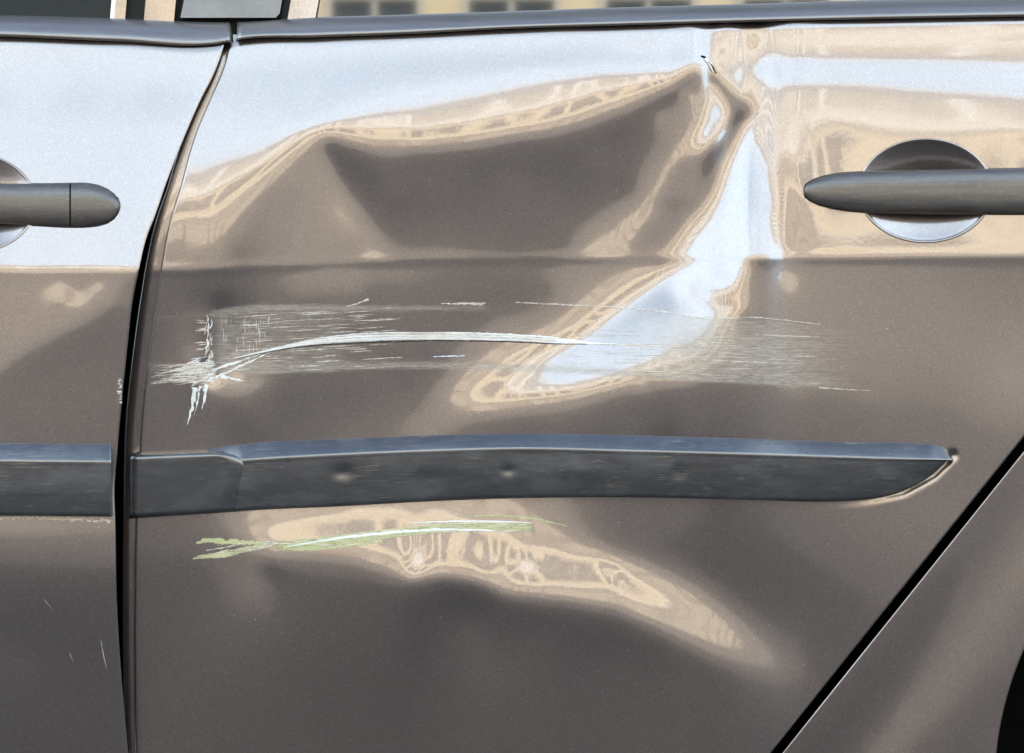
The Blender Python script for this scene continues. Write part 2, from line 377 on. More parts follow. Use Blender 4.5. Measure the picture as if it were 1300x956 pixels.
# the star dent on the left
MM += [(272, 385, -22), (256, 400, -8), (280, 400, -20), (268, 430, -18), (253, 440, -6), (290, 470, 3), (300, 480, 6), (265, 485, -14), (282, 500, -6), (240, 462, -6)]
MM = [(x, y, v-1.5 if v < -11 and x < 800 else v) for x, y, v in MM]
MM += along([(877, 342), (847, 353), (810, 380), (778, 405), (750, 430), (718, 444), (668, 458), (618, 482)], [30, 30, 31, 31, 30, 25, 17, 8], 12)
MM += along([(612, 494), (660, 502), (720, 494), (790, 480)], [11, 15, 18, 17], 16)
MM = [q for q in MM if tuple(q) != (960, 450, -5)]+[(895, 458, 10), (930, 440, 8), (860, 476, 8), (962, 424, -1), (815, 490, 3), (970, 460, -4), (900, 476, -2), (940, 400, 3)]
FM = gblur(field(MM, PX, PY, 6), 1.3)
LL = []
LL += along([(330, 662), (400, 655), (460, 652), (560, 652), (640, 658), (690, 672), (740, 694)], [6, 9, 11, 9, 7, 4, 2], 20)
LL += along([(345, 675), (400, 676), (480, 680), (560, 690), (640, 700), (700, 708)], [12, 14, 15, 17, 16, 14], 24)
LL += along([(352, 700), (400, 701), (450, 708), (500, 724), (522, 735), (560, 726), (600, 733), (650, 752), (720, 757), (780, 769), (830, 790), (862, 808), (920, 838), (965, 858)], [1, 1, 1, 1, 2, 2, 1, 1, 1, 0, -1, -3, -4, -6], 16)
LL += along([(340, 716), (400, 718), (450, 726), (500, 742), (530, 752), (560, 744), (600, 750), (650, 770), (720, 774), (780, 788), (830, 810), (870, 832), (920, 860)], [-12, -9, -10, -12, -18, -22, -22, -18, -15, -16, -15, -14, -14], 20)
LL += along([(760, 697), (800, 712), (840, 728), (880, 748), (930, 780), (980, 815), (1010, 840)], [1, 0, 0, -1, -3, -6, -8], 20)
LL += along([(720, 722), (780, 738), (830, 760), (880, 785), (930, 815), (975, 840)], [15, 15, 12, 7, 4, 0], 20)
LL += along([(760, 672), (830, 700), (900, 735), (960, 780), (1010, 815), (1040, 850)], [-8, -11, -12, -12, -12, -13], 30)
LL += [(528, 700, 22), (531, 715, 26), (527, 728, 18), (516, 708, 14), (545, 710, 14), (622, 716, 20), (636, 722, 10), (600, 712, 14), (668, 717, 26), (680, 718, 20), (755, 722, 18), (775, 729, 24)]
LL += [(190, 670, -13), (240, 670, -12), (285, 665, -6), (310, 660, 2), (200, 720, -16), (190, 800, -17), (190, 860, -16), (260, 740, -17), (250, 850, -16), (320, 760, -9), (345, 720, -20), (330, 740, -7), (330, 800, -13), (420, 780, -18),
       (480, 800, -19), (400, 850, -19), (560, 775, -26), (540, 790, -25), (600, 800, -17), (610, 850, -15), (540, 850, -22), (680, 820, -18), (780, 850, -18), (860, 870, -16), (190, 960, -16), (400, 960, -18), (600, 960, -17), (850, 960, -15), (260, 700, -13), (300, 700, -8)]
LL += [(850, 660, -13), (950, 680, -16), (1050, 700, -14), (1000, 760, -19), (1060, 800, -16), (1100, 660, -9), (1200, 650, -8), (1150, 720, -11), (1100, 780, -14), (1300, 600, -8), (1050, 870, -13), (950, 885, -12), (1250, 700, -9), (1400, 600, -8)]
LL = [(x, y, v-(1 if v < -20 else 0) if v < -11 else v) for x, y, v in LL]
FL = gblur(field(LL, PX, PY, 8), 1.8)
cr = crease(PX)
E = FM+(FU-FM)*sig((cr-PY)/1.3)
E = E+(FL-E)*sig((PY-605)/10)
# panel waviness: gentle everywhere, stronger by the front edge
wn = gblur(rng.standard_normal(PX.shape), 9); wn /= wn.std()
wn2 = gblur(rng.standard_normal(PX.shape), 22); wn2 /= wn2.std()
left = np.exp(-((PX-235)/70)**2)*np.exp(-((PY-280)/60)**2)
E = E+wn*(.10+1.6*left)+wn2*(.5+2.0*left)
E = E+3*np.exp(-((PY-cr+6)/6)**2)*(PY < cr)-6*np.exp(-((PY-cr-4)/7)**2)*(PY > cr)
# lip along the lower door edge and under the waist moulding
belt_lo = scurve([(-300, 50), (0, 49), (150, 55), (282, 58), (300, 54), (400, 50), (500, 46.5), (650, 39), (800, 34.5), (960, 30), (1100, 27), (1300, 23.5), (1500, 21)])
E = E+(62-E)*sig((belt_lo(PX)+4.5-PY)/1.2)
DR = integrate(gblur(E, .6), PY)
fb = np.array([DR[int((belt_lo(x_)+8-RY0)/ST), i_] for i_, x_ in enumerate(gx)])
kk = np.exp(-.5*(np.arange(-60, 61)/17)**2); kk /= kk.sum(); fb = np.convolve(np.pad(fb, 60, mode='edge'), kk, 'valid')
DR = DR-(fb-fb.mean())[None]*(.3+.7*sig((300-PY)/60))
off = DR[(gy > 60) & (gy < 70)][:, (gx > 1150) & (gx < 1300)].mean(); DR = DR-off-.024
# local features pressed into the panel
def dist_poly(pts, X, Y):
    best = np.full(X.shape, 1e9)
    for (a, b_) in zip(pts[:-1], pts[1:]):
        a, b_ = np.array(a, float), np.array(b_, float); ab = b_-a
        u = np.clip(((X-a[0])*ab[0]+(Y-a[1])*ab[1])/(ab@ab), 0, 1)
        best = np.minimum(best, np.hypot(X-a[0]-u*ab[0], Y-a[1]-u*ab[1]))
    return best
tip = [(1000, 640), (1060, 639), (1100, 634), (1145, 624), (1185, 602), (1209, 578)]
dt = dist_poly(tip, PX, PY)
DR = DR-.003*np.exp(-(np.maximum(dt-1, 0)/4.5)**2)*sig((PX-1125)/22)
# dimple where the fold kinks
DR = DR-.0035*np.exp(-((PX-268)**2+(PY-476)**2)/(2*9**2))
SR = Surf(RX0, RY0, DR)

# --- front door
FX0, FX1 = -420, 340
fx = np.arange(FX0, FX1+1, ST); QX, QY = np.meshgrid(fx, gy)
A = []
for x in (-400, -250, -100, 0, 100, 200):
    A += [(x, 66, 33), (x, 85, 37), (x, 130, 43), (x, 165, 38), (x, 220, 36), (x, 280, 34), (x, 330, 33)]
A += [(40, 70, 33), (90, 72, 33), (275, 70, 34), (262, 110, 40)]
FA = field(A, QX, QY, 10)
Bm = []
Bm += along([(-400, 360), (-100, 360)], -5, 60)
b0_ = len(Bm)
Bm += along([(0, 352), (60, 350), (110, 350), (150, 350)], [4, 5, 5, 2], 18)
Bm += along([(148, 356), (138, 378), (112, 392), (85, 405), (40, 425), (15, 445), (0, 460)], [4, 6, 8, 8, 8, 6, 4], 12)
Bm += along([(158, 362), (150, 390), (120, 412), (80, 432), (40, 455), (10, 480)], -10, 16)
Bm += [(20, 370, 12), (10, 400, 14), (30, 390, 7), (60, 375, 16), (75, 390, 10), (80, 362, 18), (100, 378, 22), (100, 365, 8), (50, 405, 12), (25, 420, 14), (128, 362, 20), (135, 370, 6), (40, 362, 5), (165, 350, -8), (165, 380, -9)]
Bm = Bm[:b0_]+[(x, y, v*.38-4.5 if v > -8 else v) for x, y, v in Bm[b0_:]]
Bm += [(30, 500, -11), (100, 480, -11), (140, 430, -12), (120, 540, -12), (20, 540, -12), (145, 520, -12), (-60, 480, -9), (-200, 450, -8), (-300, 540, -10)]
FB = field(Bm, QX, QY, 6)
Cm = [(0, 668, -2), (60, 668, -3), (130, 672, -4), (0, 690, -8), (70, 695, -9), (140, 700, -9), (0, 740, -14), (70, 760, -18), (130, 760, -17), (20, 800, -19), (80, 820, -20), (120, 850, -18), (0, 860, -16), (-200, 700, -14), (-300, 850, -16), (10, 840, -14)]
Cm = [(x, y, v-5 if v < -11 else v) for x, y, v in Cm]
FC = field(Cm, QX, QY, 8)
EF = FB+(FA-FB)*sig((crease(QX)-QY)/1.6); EF = EF+(FC-EF)*sig((QY-608)/10)
wf = gblur(rng.standard_normal(QX.shape), 14); wf /= wf.std()
EF = EF+wf*.9
EF = EF+(60-EF)*sig((belt_lo(QX)+5-QY)/1.2)
DF = integrate(gblur(EF, .8), QY, .05)
DF = DF-DF[(gy > 60) & (gy < 70)][:, (fx > 0) & (fx < 260)].mean()-.024
SF = Surf(FX0, RY0, DF)
print('seam heights (m): front', [round(float(SF(150, y)), 4) for y in (100, 200, 342, 500, 600, 800)],
      'rear', [round(float(SR(230, y)), 4) for y in (100, 200, 342, 500, 600, 800)])
print('rear mid', [round(float(SR(650, y)), 4) for y in (60, 150, 250, 342, 450, 600, 800)], 'right', [round(float(SR(1250, y)), 4) for y in (60, 150, 250, 342, 450, 600, 800)])

# ------------------------------------------------------------------ the car
car = bpy.data.objects.new('car', None); sc.collection.objects.link(car); car.location = (0, .85, 0)
car['label'] = 'taupe metallic car with two deep dents and long scrapes in its rear door'
car['category'] = 'car'

front_edge = scurve([(40, 290), (58, 282), (74, 277), (101, 266), (124, 254), (183, 228), (236, 207.5), (278, 193), (301, 184), (342, 174), (382, 166), (433, 160), (470, 156), (511, 152), (567, 147), (620, 143), (665, 144), (767, 146), (863, 152), (900, 155), (985, 163)])
rear_edge = scurve([(30, 303), (58, 294), (84, 287), (127, 269), (162, 254), (190, 244.5), (236, 232), (281, 218), (332, 208), (392, 200), (433, 194), (470, 189), (523, 183), (567, 180), (660, 174.5), (760, 173), (863, 173), (985, 174)])
rear_edge_r = lambda y: np.minimum(1470, 1300-(np.asarray(y, float)-551)*.8)
quarter_edge = lambda y: 1300-(np.asarray(y, float)-575)*.8
YB = 976
def vrows(y0, y1, step=1.4):
    return np.linspace(0, 1, int((y1-y0)/step)+1)

def panel(name, surf, xl, xr, ytop, ybot, ncol, mat, parent, holes=(), attr=None, roll_l=True, roll_r=True, roll_b=True):
    v = vrows(30, ybot); u = np.linspace(0, 1, ncol)
    yy = 40+v*(ybot-40)
    PY_ = np.repeat(yy[:, None], ncol, 1)
    for _ in range(4):
        XL = xl(PY_); XR = xr(PY_); PX_ = XL+u[None]*(XR-XL)
        tt = ytop(PX_); PY_ = tt+v[:, None]*(ybot-tt)
    XL = xl(PY_); XR = xr(PY_); PX_ = XL+u[None]*(XR-XL)
    Dp = surf(PX_, PY_)
    # rolled hems: extra columns turning inward
    def roll(PX_, PY_, Dp, side):
        px_r = 2.6                                 # in pixels
        ang = [22, 45, 68, 90]; px, py, dd = [], [], []
        ex = 0 if side == 'l' else -1; s_ = -1 if side == 'l' else 1
        for a in ang:
            px.append(PX_[:, ex]+s_*px_r*math.sin(R(a))); py.append(PY_[:, ex]); dd.append(Dp[:, ex]-px_r*S*(1-math.cos(R(a))))
        px.append(PX_[:, ex]+s_*px_r); py.append(PY_[:, ex]); dd.append(Dp[:, ex]-.011)
        px, py, dd = [np.stack(q, 1) for q in (px, py, dd)]
        if side == 'l':
            return [np.concatenate([q[:, ::-1], o], 1) for q, o in ((px, PX_), (py, PY_), (dd, Dp))]
        return [np.concatenate([o, q], 1) for q, o in ((px, PX_), (py, PY_), (dd, Dp))]
    if roll_l: PX_, PY_, Dp = roll(PX_, PY_, Dp, 'l')
    if roll_r: PX_, PY_, Dp = roll(PX_, PY_, Dp, 'r')
    if roll_b:
        ex = []
        for a in (22, 45, 68, 90): ex.append((PX_[-1], PY_[-1]+3*math.sin(R(a)), Dp[-1]-3*S*(1-math.cos(R(a)))))
        ex.append((PX_[-1], PY_[-1]+3, Dp[-1]-.02))
        PX_ = np.concatenate([PX_]+[e[0][None] for e in ex]); PY_ = np.concatenate([PY_]+[e[1][None] for e in ex]); Dp = np.concatenate([Dp]+[e[2][None] for e in ex])
    keep = np.ones((PX_.shape[0]-1, PX_.shape[1]-1), bool)
    cxm = (PX_[:-1, :-1]+PX_[1:, 1:])/2; cym = (PY_[:-1, :-1]+PY_[1:, 1:])/2
    for (hx, hy, hw, hh) in holes:
        keep &= ((cxm-hx)/hw)**2+((cym-hy)/hh)**2 > 1.0**2
    return grid_mesh(name, W(PX_, PY_, Dp), mat, parent, keep=keep, attr=None if attr is None else attr(PX_, PY_))

# scuffed band on the rear door (how strongly the lacquer is scraped)
def scuff(X, Y):
    up = np.interp(X, [190, 265, 330, 440, 620, 800, 960, 1040, 1120], [400, 394, 385, 386, 386, 397, 404, 414, 420])
    lo = np.interp(X, [190, 280, 380, 470, 600, 760, 960, 1080, 1120], [470, 476, 474, 470, 470, 478, 488, 496, 498])
    band = sig((Y-up)/1.2)*sig((lo-Y)/1.5)
    amt = np.interp(X, [262, 280, 300, 420, 450, 560, 640, 800, 900, 1000, 1060, 1110], [0, .42, .40, .30, .10, .05, .04, .10, .34, .30, .14, 0])
    a = band*amt
    a += .42*np.exp(-((Y-up-5)/4)**2)*np.interp(X, [270, 430, 440, 520, 610, 625], [.4, .5, .9, .8, .6, 0])*sig((Y-up)/1)
    gl = np.interp(X, [262, 300, 400, 600, 700, 860, 960, 1040, 1100], [.55, .6, .7, .95, .8, 1, .9, .5, 0])
    a += .46*gl*np.exp(-((lo-Y-6)/6)**2)*sig((lo-Y)/1)
    mid = np.interp(X, [820, 880, 960, 1010, 1060], [0, 1, 1, .6, 0])
    a += .2*mid*np.exp(-((Y-450)/25)**2)
    # small scuff beside the green streak and at the seam
    a += .35*np.exp(-((X-310)/40)**2-((Y-487)/7)**2)
    return np.clip(a, 0, .9)
HR = (1175, 242, 83.5, 65); HF = (-39, 258, 83.5, 63)
rear_door = panel('rear_door', SR, rear_edge, rear_edge_r, lambda x: belt_lo(x)-1, YB, 900, M['paint_dam'], car, holes=[HR], attr=scuff)
rear_door['label'] = 'crumpled rear door with folded dents, scraped lacquer and a bent rub strip'
front_door = panel('front_door', SF, lambda y: np.full_like(y, -400.), front_edge, lambda x: belt_lo(x)-1, YB, 300, M['paint'], car, holes=[HF], roll_l=False)
front_door['label'] = 'front door with lightly creased metal beside the rear door'

# door returns seen in the gap
def ribbon_v(name, xs, ys, ds, mat, parent):
    return grid_mesh(name, W(xs, ys, ds), mat, parent)
yy = np.linspace(44, 980, 260)
fl_w = curve([(44, 6), (60, 8), (127, 12), (236, 15), (332, 18), (392, 20), (470, 19), (560, 18), (660, 13), (863, 12), (980, 11)])
dre = SR(rear_edge(yy), yy)
xs = np.stack([rear_edge(yy)+4, rear_edge(yy)-4.0, rear_edge(yy)-3.6-fl_w(yy)*.9, rear_edge(yy)-3.6-fl_w(yy), rear_edge(yy)-3.6-fl_w(yy)-1, rear_edge(yy)-3.6-fl_w(yy)-1.5], 1)
ds = np.stack([dre-.016, dre-.0162, dre-.0115, dre-.0125, dre-.015, dre-.06], 1)
o = ribbon_v('door_return', xs, np.repeat(yy[:, None], 6, 1), ds, M['paint'], rear_door)
boxes_mesh('door_seal', [(-.46, -.30, .075, .10, .12, .92)], M['black'], car)

# quarter panel behind the rear door
AXC, AYC, AR = 1692, 1000, 431
def qr(y):
    y = np.asarray(y, float)
    return np.where(y > AYC-AR+20, np.minimum(1640, AXC-np.sqrt(np.maximum(AR**2-(y-AYC)**2, 0))), 1640)
qx = np.arange(1000, 1700, ST); gy2 = np.arange(480, 1010, ST); QX2, QY2 = np.meshgrid(qx, gy2)
Q = []
def qline(offs, val, step=30):
    ys_ = np.linspace(560, 990, 11)
    return [(float(quarter_edge(y))+offs, y, val if np.isscalar(val) else float(np.interp(y, [560, 900], val))) for y in ys_]
Q += qline(-30, -12)+qline(8, -15)+qline(30, (-14, -18))+qline(55, (-9, -18))+qline(80, (-3, -14))+qline(105, (-3, -7))+qline(130, (-5, -5))+qline(170, (-9, -9))+qline(220, (-10, -12))+qline(300, -8)
FQ = field(Q, QX2, QY2, 12)
DQ = integrate(FQ, QY2, .1)
# the flare leans outward towards the wheel arch
SQ0 = Surf(1000, 480, DQ)
dref = float(SR(1150, 720)); DQ = DQ-float(SQ0(1260, 650))+dref-.001

SQ = Surf(1000, 480, DQ)
v = np.linspace(0, 1, 200); u = np.linspace(0, 1, 160)
Yq = 490+v*(992-490); Yg = np.repeat(Yq[:, None], 160, 1)
XLq = quarter_edge(Yg); XRq = qr(Yg); Xg = XLq+u[None]*(XRq-XLq); Dg = SQ(Xg, Yg)
pre = [(Xg[:, 0]-1.6*math.sin(R(a)), Yg[:, 0]-.8*math.sin(R(a)), Dg[:, 0]-1.9*S*(1-math.cos(R(a)))) for a in (90, 66, 44, 22)]
pre = [(pre[0][0], pre[0][1], pre[0][2]-.014)]+pre
post = [(Xg[:, -1]+1.9*math.sin(R(a)), Yg[:, -1], Dg[:, -1]-1.9*S*(1-math.cos(R(a)))) for a in (22, 44, 66, 90)]
post += [(post[-1][0], post[-1][1], post[-1][2]-.02)]
Xa = np.concatenate([np.stack([p[0] for p in pre], 1), Xg, np.stack([p[0] for p in post], 1)], 1)
Ya = np.concatenate([np.stack([p[1] for p in pre], 1), Yg, np.stack([p[1] for p in post], 1)], 1)
Da = np.concatenate([np.stack([p[2] for p in pre], 1), Dg, np.stack([p[2] for p in post], 1)], 1)
quarter = grid_mesh('rear_wing_panel', W(Xa, Ya, Da), M['paint'], car)

# wheel, arch liner
def lathe(name, prof, c, mat, parent, n=72):
    a = np.linspace(0, 2*math.pi, n, endpoint=False)
    P = np.array([[(c[0]+r*math.cos(t_), c[1]+y, c[2]+r*math.sin(t_)) for t_ in a] for (r, y) in prof])
    return grid_mesh(name, P, mat, parent, closed_u=True)
wc = ((AXC-650)*S, .10, ZC+(478-AYC)*S-.0)
wc = (wc[0]+.01, .10, .30)
wheel = lathe('wheel', [(.17, .02), (.19, .0), (.20, .0), (.20, .19)], wc, M['rim'], car)
lathe('tyre', [(.195, .18), (.26, .19), (.29, .17), (.298, .13), (.298, .05), (.29, .01), (.27, -.01), (.23, -.012), (.2, .0)], wc, M['rubber'], wheel)
lathe('hub', [(.0, .0), (.03, .0), (.035, .02), (.06, .03), (.16, .04), (.18, .02)], wc, M['rim'], wheel)
lathe('wheel_arch_liner', [(.345, .0), (.35, .02), (.35, .28), (.01, .28)], (wc[0], .03, ZC+(478-AYC)*S), M['black'], car)

# sill under the doors
ns = 200; xs_ = np.linspace(-420, 1330, ns)
prof = [(y_+93, d_) for y_, d_ in [(886, -.022), (889, -.014), (893, -.010), (905, -.007), (925, -.008), (945, -.012), (960, -.018), (978, -.03), (990, -.05), (992, -.12)]]
P = np.array([[W(x, y, dd-.012) for x in xs_] for (y, dd) in prof])
sill = grid_mesh('sill_cover', P, M['sill'], car)
prof = [(1008, -.0082), (1010, -.0050), (1012, -.0050), (1014, -.0082)]
grid_mesh('sill_bead', np.array([[W(x, y, dd-.012) for x in xs_] for (y, dd) in prof]), M['sill'], sill)

# body behind the doors
boxes_mesh('inner_body', [(-1.9, .95, .11, 1.62, .13, .90), (.95, 1.2, .42, 1.62, .3, .9)], M['black'], car)
boxes_mesh('roof', [(-1.15, 1.75, .14, 1.58, 1.40, 1.45)], M['paint'], car, bevel=.02)
boxes_mesh('far_body_side', [(-1.9, 2.1, 1.62, 1.70, .25, .95)], M['paint'], car, bevel=.015)
boxes_mesh('cabin_lining', [(-1.15, 1.7, .60, .62, .9, 1.4)], M['seat'], car)
boxes_mesh('engine_bay_cover', [(-2.2, -1.2, .12, 1.60, .88, .92)], M['paint'], car, bevel=.02)
boxes_mesh('tail', [(1.55, 2.1, .12, 1.60, .3, .95)], M['paint'], car, bevel=.02)

# ------------------------------------------------------------------ recesses and handles
def recess(parent, surf, h, depth):
    hx, hy, hw, hh = h
    rr = [1.035, 1.018, 1.0, .985, .965, .94, .90, .84, .76, .66, .54, .42, .3, .18, .06]
    dep_old = [.0, .0006, .0007, -.0002, -.0022, -.0055, -.0098, -.0145, -.019, -.0225, -.025, -.0265, -.0272, -.0276, -.0278]
    dep = [-.0006, .0004, .0007, -.0003, -.0016]+[-.0026-.0252*(1-(q/.94)**2) for q in rr[5:]]
    n = 160; a = np.linspace(0, 2*math.pi, n, endpoint=False); rows = []
    for r_, dd in zip(rr, dep):
        x = hx+hw*r_*np.cos(a); y = hy+hh*r_*np.sin(a)
        base = surf(x, y) if r_ > .99 else surf(hx+hw*np.cos(a), hy+hh*np.sin(a))*min(1, r_)+float(surf(hx+hw, hy))*(1-min(1, r_))
        rows.append(W(x, y, base+dd*(depth*(1+.75*sig(-np.sin(a)*5)))/.0278 if dd < 0 else base+dd))
    return grid_mesh('handle_recess', np.array(rows), M['paint'], parent, closed_u=True)
recess(rear_door, SR, HR, .0115); recess(front_door, SF, HF, .0115)
def bar(name, xs, top, bot, base, thick, mat, parent, n=28):
    """lofted grip: at each x an oval from top to bottom, standing proud of the door"""
    rows = []
    a = np.linspace(0, 2*math.pi, n, endpoint=False)
    for x in xs:
        t_, b_ = float(top(x)), float(bot(x)); cy, hh = (t_+b_)/2, max((b_-t_)/2, .01)
        k = min(1, hh/26)**.7
        ca, sa = np.cos(a), np.sin(a)
        yy_ = cy+hh*np.sign(sa)*np.abs(sa)**.9
        dd = base+thick*k*(np.where(ca > 0, np.sign(ca)*np.abs(ca)**.8, ca*.5))
        rows.append(W(np.full(n, x), yy_, dd))
    return grid_mesh(name, np.array(rows), mat, parent, closed_u=True)
def dense(x0, x1, c0=True, c1=False, n=60):
    u = np.linspace(0, 1, n)
    if c0 and c1: u = .5-.5*np.cos(math.pi*u)
    elif c0: u = u**2.0
    elif c1: u = 1-(1-u)**2.0
    return x0+(x1-x0)*u
base_r = float(SR(1080, 245))
tr = scurve([(1020.2, 243), (1021, 238.5), (1024, 234), (1030, 230), (1042, 225), (1062, 220.5), (1091, 218), (1150, 216), (1262, 214), (1480, 210)])
br = scurve([(1020.2, 243), (1021, 247), (1024, 251), (1032, 256.5), (1052, 263.5), (1075, 267.5), (1100, 270), (1160, 271.5), (1262, 272.5), (1480, 272)])
hr = bar('door_handle', dense(1020.2, 1440, n=90), tr, br, base_r+.001, .0115, M['handle'], rear_door)
# dark seat the handle sits in
def seat(xs, top, bot, surf, parent, grow=2.2):
    rows = []
    for s_ in (-1.0, -.9, 0, .9, 1.0):
        x = xs; t_ = top(xs)-grow; b_ = bot(xs)+grow
        y = (t_+b_)/2+s_*(b_-t_)/2
        rows.append(W(x-(grow if x is None else 0), y, surf(x, y)+(.0004 if abs(s_) < 1 else -.0005)))
    return grid_mesh('handle_gasket', np.array(rows), M['rubber'], parent)
def seat_masked(x0, x1, top, bot, surf, hole, parent, side):
    xs1 = dense(x0, x1, side == 'l', side == 'r', 60)
    seat(xs1, top, bot, surf, parent)
seat_masked(1020.2, 1098, tr, br, SR, HR, rear_door, 'l')
seat(np.linspace(1254, 1440, 30), tr, br, SR, rear_door)
base_f = float(SF(90, 258))
tf = scurve([(-420, 228), (-50, 231), (0, 232.5), (60, 233), (89, 232.5), (112, 232.8), (128, 236.5), (140, 243), (148, 251), (151.5, 258), (152, 262)])
bf = scurve([(-420, 280), (-50, 282), (0, 284), (50, 287), (89, 289), (112, 288.5), (128, 286), (140, 281), (148, 273), (151.5, 265), (152, 262)])
bar('door_handle', np.linspace(-300, 88, 60), tf, bf, base_f+.001, .0115, M['handle'], front_door)
bar('handle_end_cap', dense(90, 152, False, True, 50), tf, bf, base_f+.001, .012, M['handle'], front_door)
bar('handle_joint', np.linspace(86, 92, 3), lambda x: tf(x)+1.6, lambda x: bf(x)-1.6, base_f+.001, .0105, M['black'], front_door)
seat(dense(40, 152, False, True, 60), tf, bf, SF, front_door)

# ------------------------------------------------------------------ rub strips
def strip(name, xs, top, bev, bot, surf, parent, th0=.001, th1=.0145, th2=.0075, cap_l=True, cap_r=True, dents=()):
    T, Bv, Bo = top(xs), bev(xs), bot(xs)
    Bv = np.maximum(Bv, T+.2); Bo = np.maximum(Bo, Bv+.2)
    th1 = th1*(1-.35*sig((302-xs)/3)*(name == 'rub_strip' and cap_l == 'join')); th2 = th2*(1-.35*sig((302-xs)/3)*(cap_l == 'join'))
    b0 = surf(xs, T); b1 = surf(xs, (Bv+Bo)/2); b1 = .5*b1+.5*b0
    rows = [(T+1, b0-.004), (T, b0+.0003), (T+1.0, b0+.0012), (T*.5+Bv*.5, b1+th1*.62), (Bv-2.0, b1+th1-.0008), (Bv-.4, b1+th1), (Bv+1.5, b1+th1+.0002)]
    for k in np.linspace(.06, .92, 22):
        y_ = Bv*(1-k)+Bo*k; dm = 0
        for xc, yc, sx, sy, am in dents: dm = dm+am*np.exp(-((xs-xc)/sx)**2-((y_-yc)/sy)**2)
        rows.append((y_, b1+th1+(th2-th1)*k+.0008*math.sin(math.pi*k)-dm))
    rows += [(Bo-1.5, b1+th2), (Bo-.3, b1+th2-.0012), (Bo, b1+th2-.003), (Bo-1, surf(xs, Bo)-.004)]
    P = np.stack([W(xs, y, d_) for y, d_ in rows])
    # ends closed by turning in
    if cap_l: P = np.concatenate([np.stack([W(np.full(len(rows), xs[0]), np.array([r[0][0] for r in rows]), np.array([r[1][0] for r in rows])-.018)], 1), P], 1)
    if cap_r: P = np.concatenate([P, np.stack([W(np.full(len(rows), xs[-1]), np.array([r[0][-1] for r in rows]), np.array([r[1][-1] for r in rows])-.018)], 1)], 1)
    return grid_mesh(name, P, M['strip'], parent)
st = scurve([(163, 574), (260, 571), (290, 566), (320, 562.5), (425, 557.5), (555, 552.5), (660, 550.5), (797, 552.5), (980, 558), (1090, 561.5), (1165, 562.8), (1188, 565), (1201, 570), (1210, 580)])
sv = scurve([(163, 590), (260, 588), (320, 583), (425, 577), (555, 571.5), (660, 569), (797, 572), (980, 577), (1090, 580.5), (1190, 583.5), (1210, 584)])
sb = scurve([(163, 657), (260, 652.5), (320, 648), (425, 643), (555, 636), (660, 632.5), (797, 631.5), (980, 635.5), (1038, 637), (1091, 635), (1120, 631.5), (1143, 625), (1165, 615), (1182, 604), (1197, 591), (1205, 582), (1210, 574)])
xs = np.concatenate([np.linspace(263, 1100, 420), np.linspace(1103, 1209, 60)])
rs = strip('rub_strip', xs, st, sv, sb, SR, rear_door, cap_l='join', dents=[(435, 600, 13, 8, .0016), (645, 597, 9, 6, .0014), (862, 600, 10, 9, .0009), (366, 612, 2.5, 60, .0005), (540, 610, 40, 14, .0008), (740, 600, 30, 12, -.0006), (990, 606, 20, 12, .0006), (1060, 604, 14, 14, .0005)])
rs['label'] = 'bent black plastic rub strip with scuffs on the rear door'
# strip end cap
u = np.linspace(0, 1, 50); vv = np.linspace(0, 1, 26)
capr = scurve([(0, 282), (.05, 300), (.12, 313), (.2, 315.5), (.45, 312), (.75, 307), (1, 303)])
rows = []
for k in vv:
    xr_ = float(capr(k)); x = 163.5+(xr_-163.5)*u
    tt = 577-4*np.clip((x-175)/110, 0, 1.3)+10*np.clip((x-285)/30, 0, 1)**2; bb = 658.5-(x-163)*.065
    y = tt*(1-k)+bb*k
    dd = .5*SR(x, 615)+.5*SR(230, 615)+.0165
    e1 = np.minimum(1, (x-163.5)/11); dd = dd-.006*(1-e1)**2-.0075*k
    e2 = np.clip((x-(xr_-26))/26, 0, 1); dd = dd-.0055*e2**1.6
    dd = dd-.006*np.clip(1-k/.05, 0, 1)**2-.004*np.clip((k-.95)/.05, 0, 1)**2
    rows.append((x, y, dd))
X = np.array([r[0] for r in rows]); Y = np.array([r[1] for r in rows]); Dd = np.array([r[2] for r in rows])
def skirt(X, Y, D_, dz):
    X = np.pad(X, 1, mode='edge'); Y = np.pad(Y, 1, mode='edge'); D2 = np.pad(D_, 1, mode='edge')
    D2[0] -= dz; D2[-1] -= dz; D2[:, 0] -= dz; D2[:, -1] -= dz
    return X, Y, D2
X, Y, Dd = skirt(X, Y, Dd, .016)
cap = grid_mesh('strip_end_cap', W(X, Y, Dd), M['strip'], rear_door)
fxs = np.linspace(-400, 141, 150)
strip('rub_strip', fxs, lambda x: 562.5+x*.012+0*x, lambda x: 584.5+x*.01, lambda x: 654.5+x*.012, SF, front_door, cap_l=False)
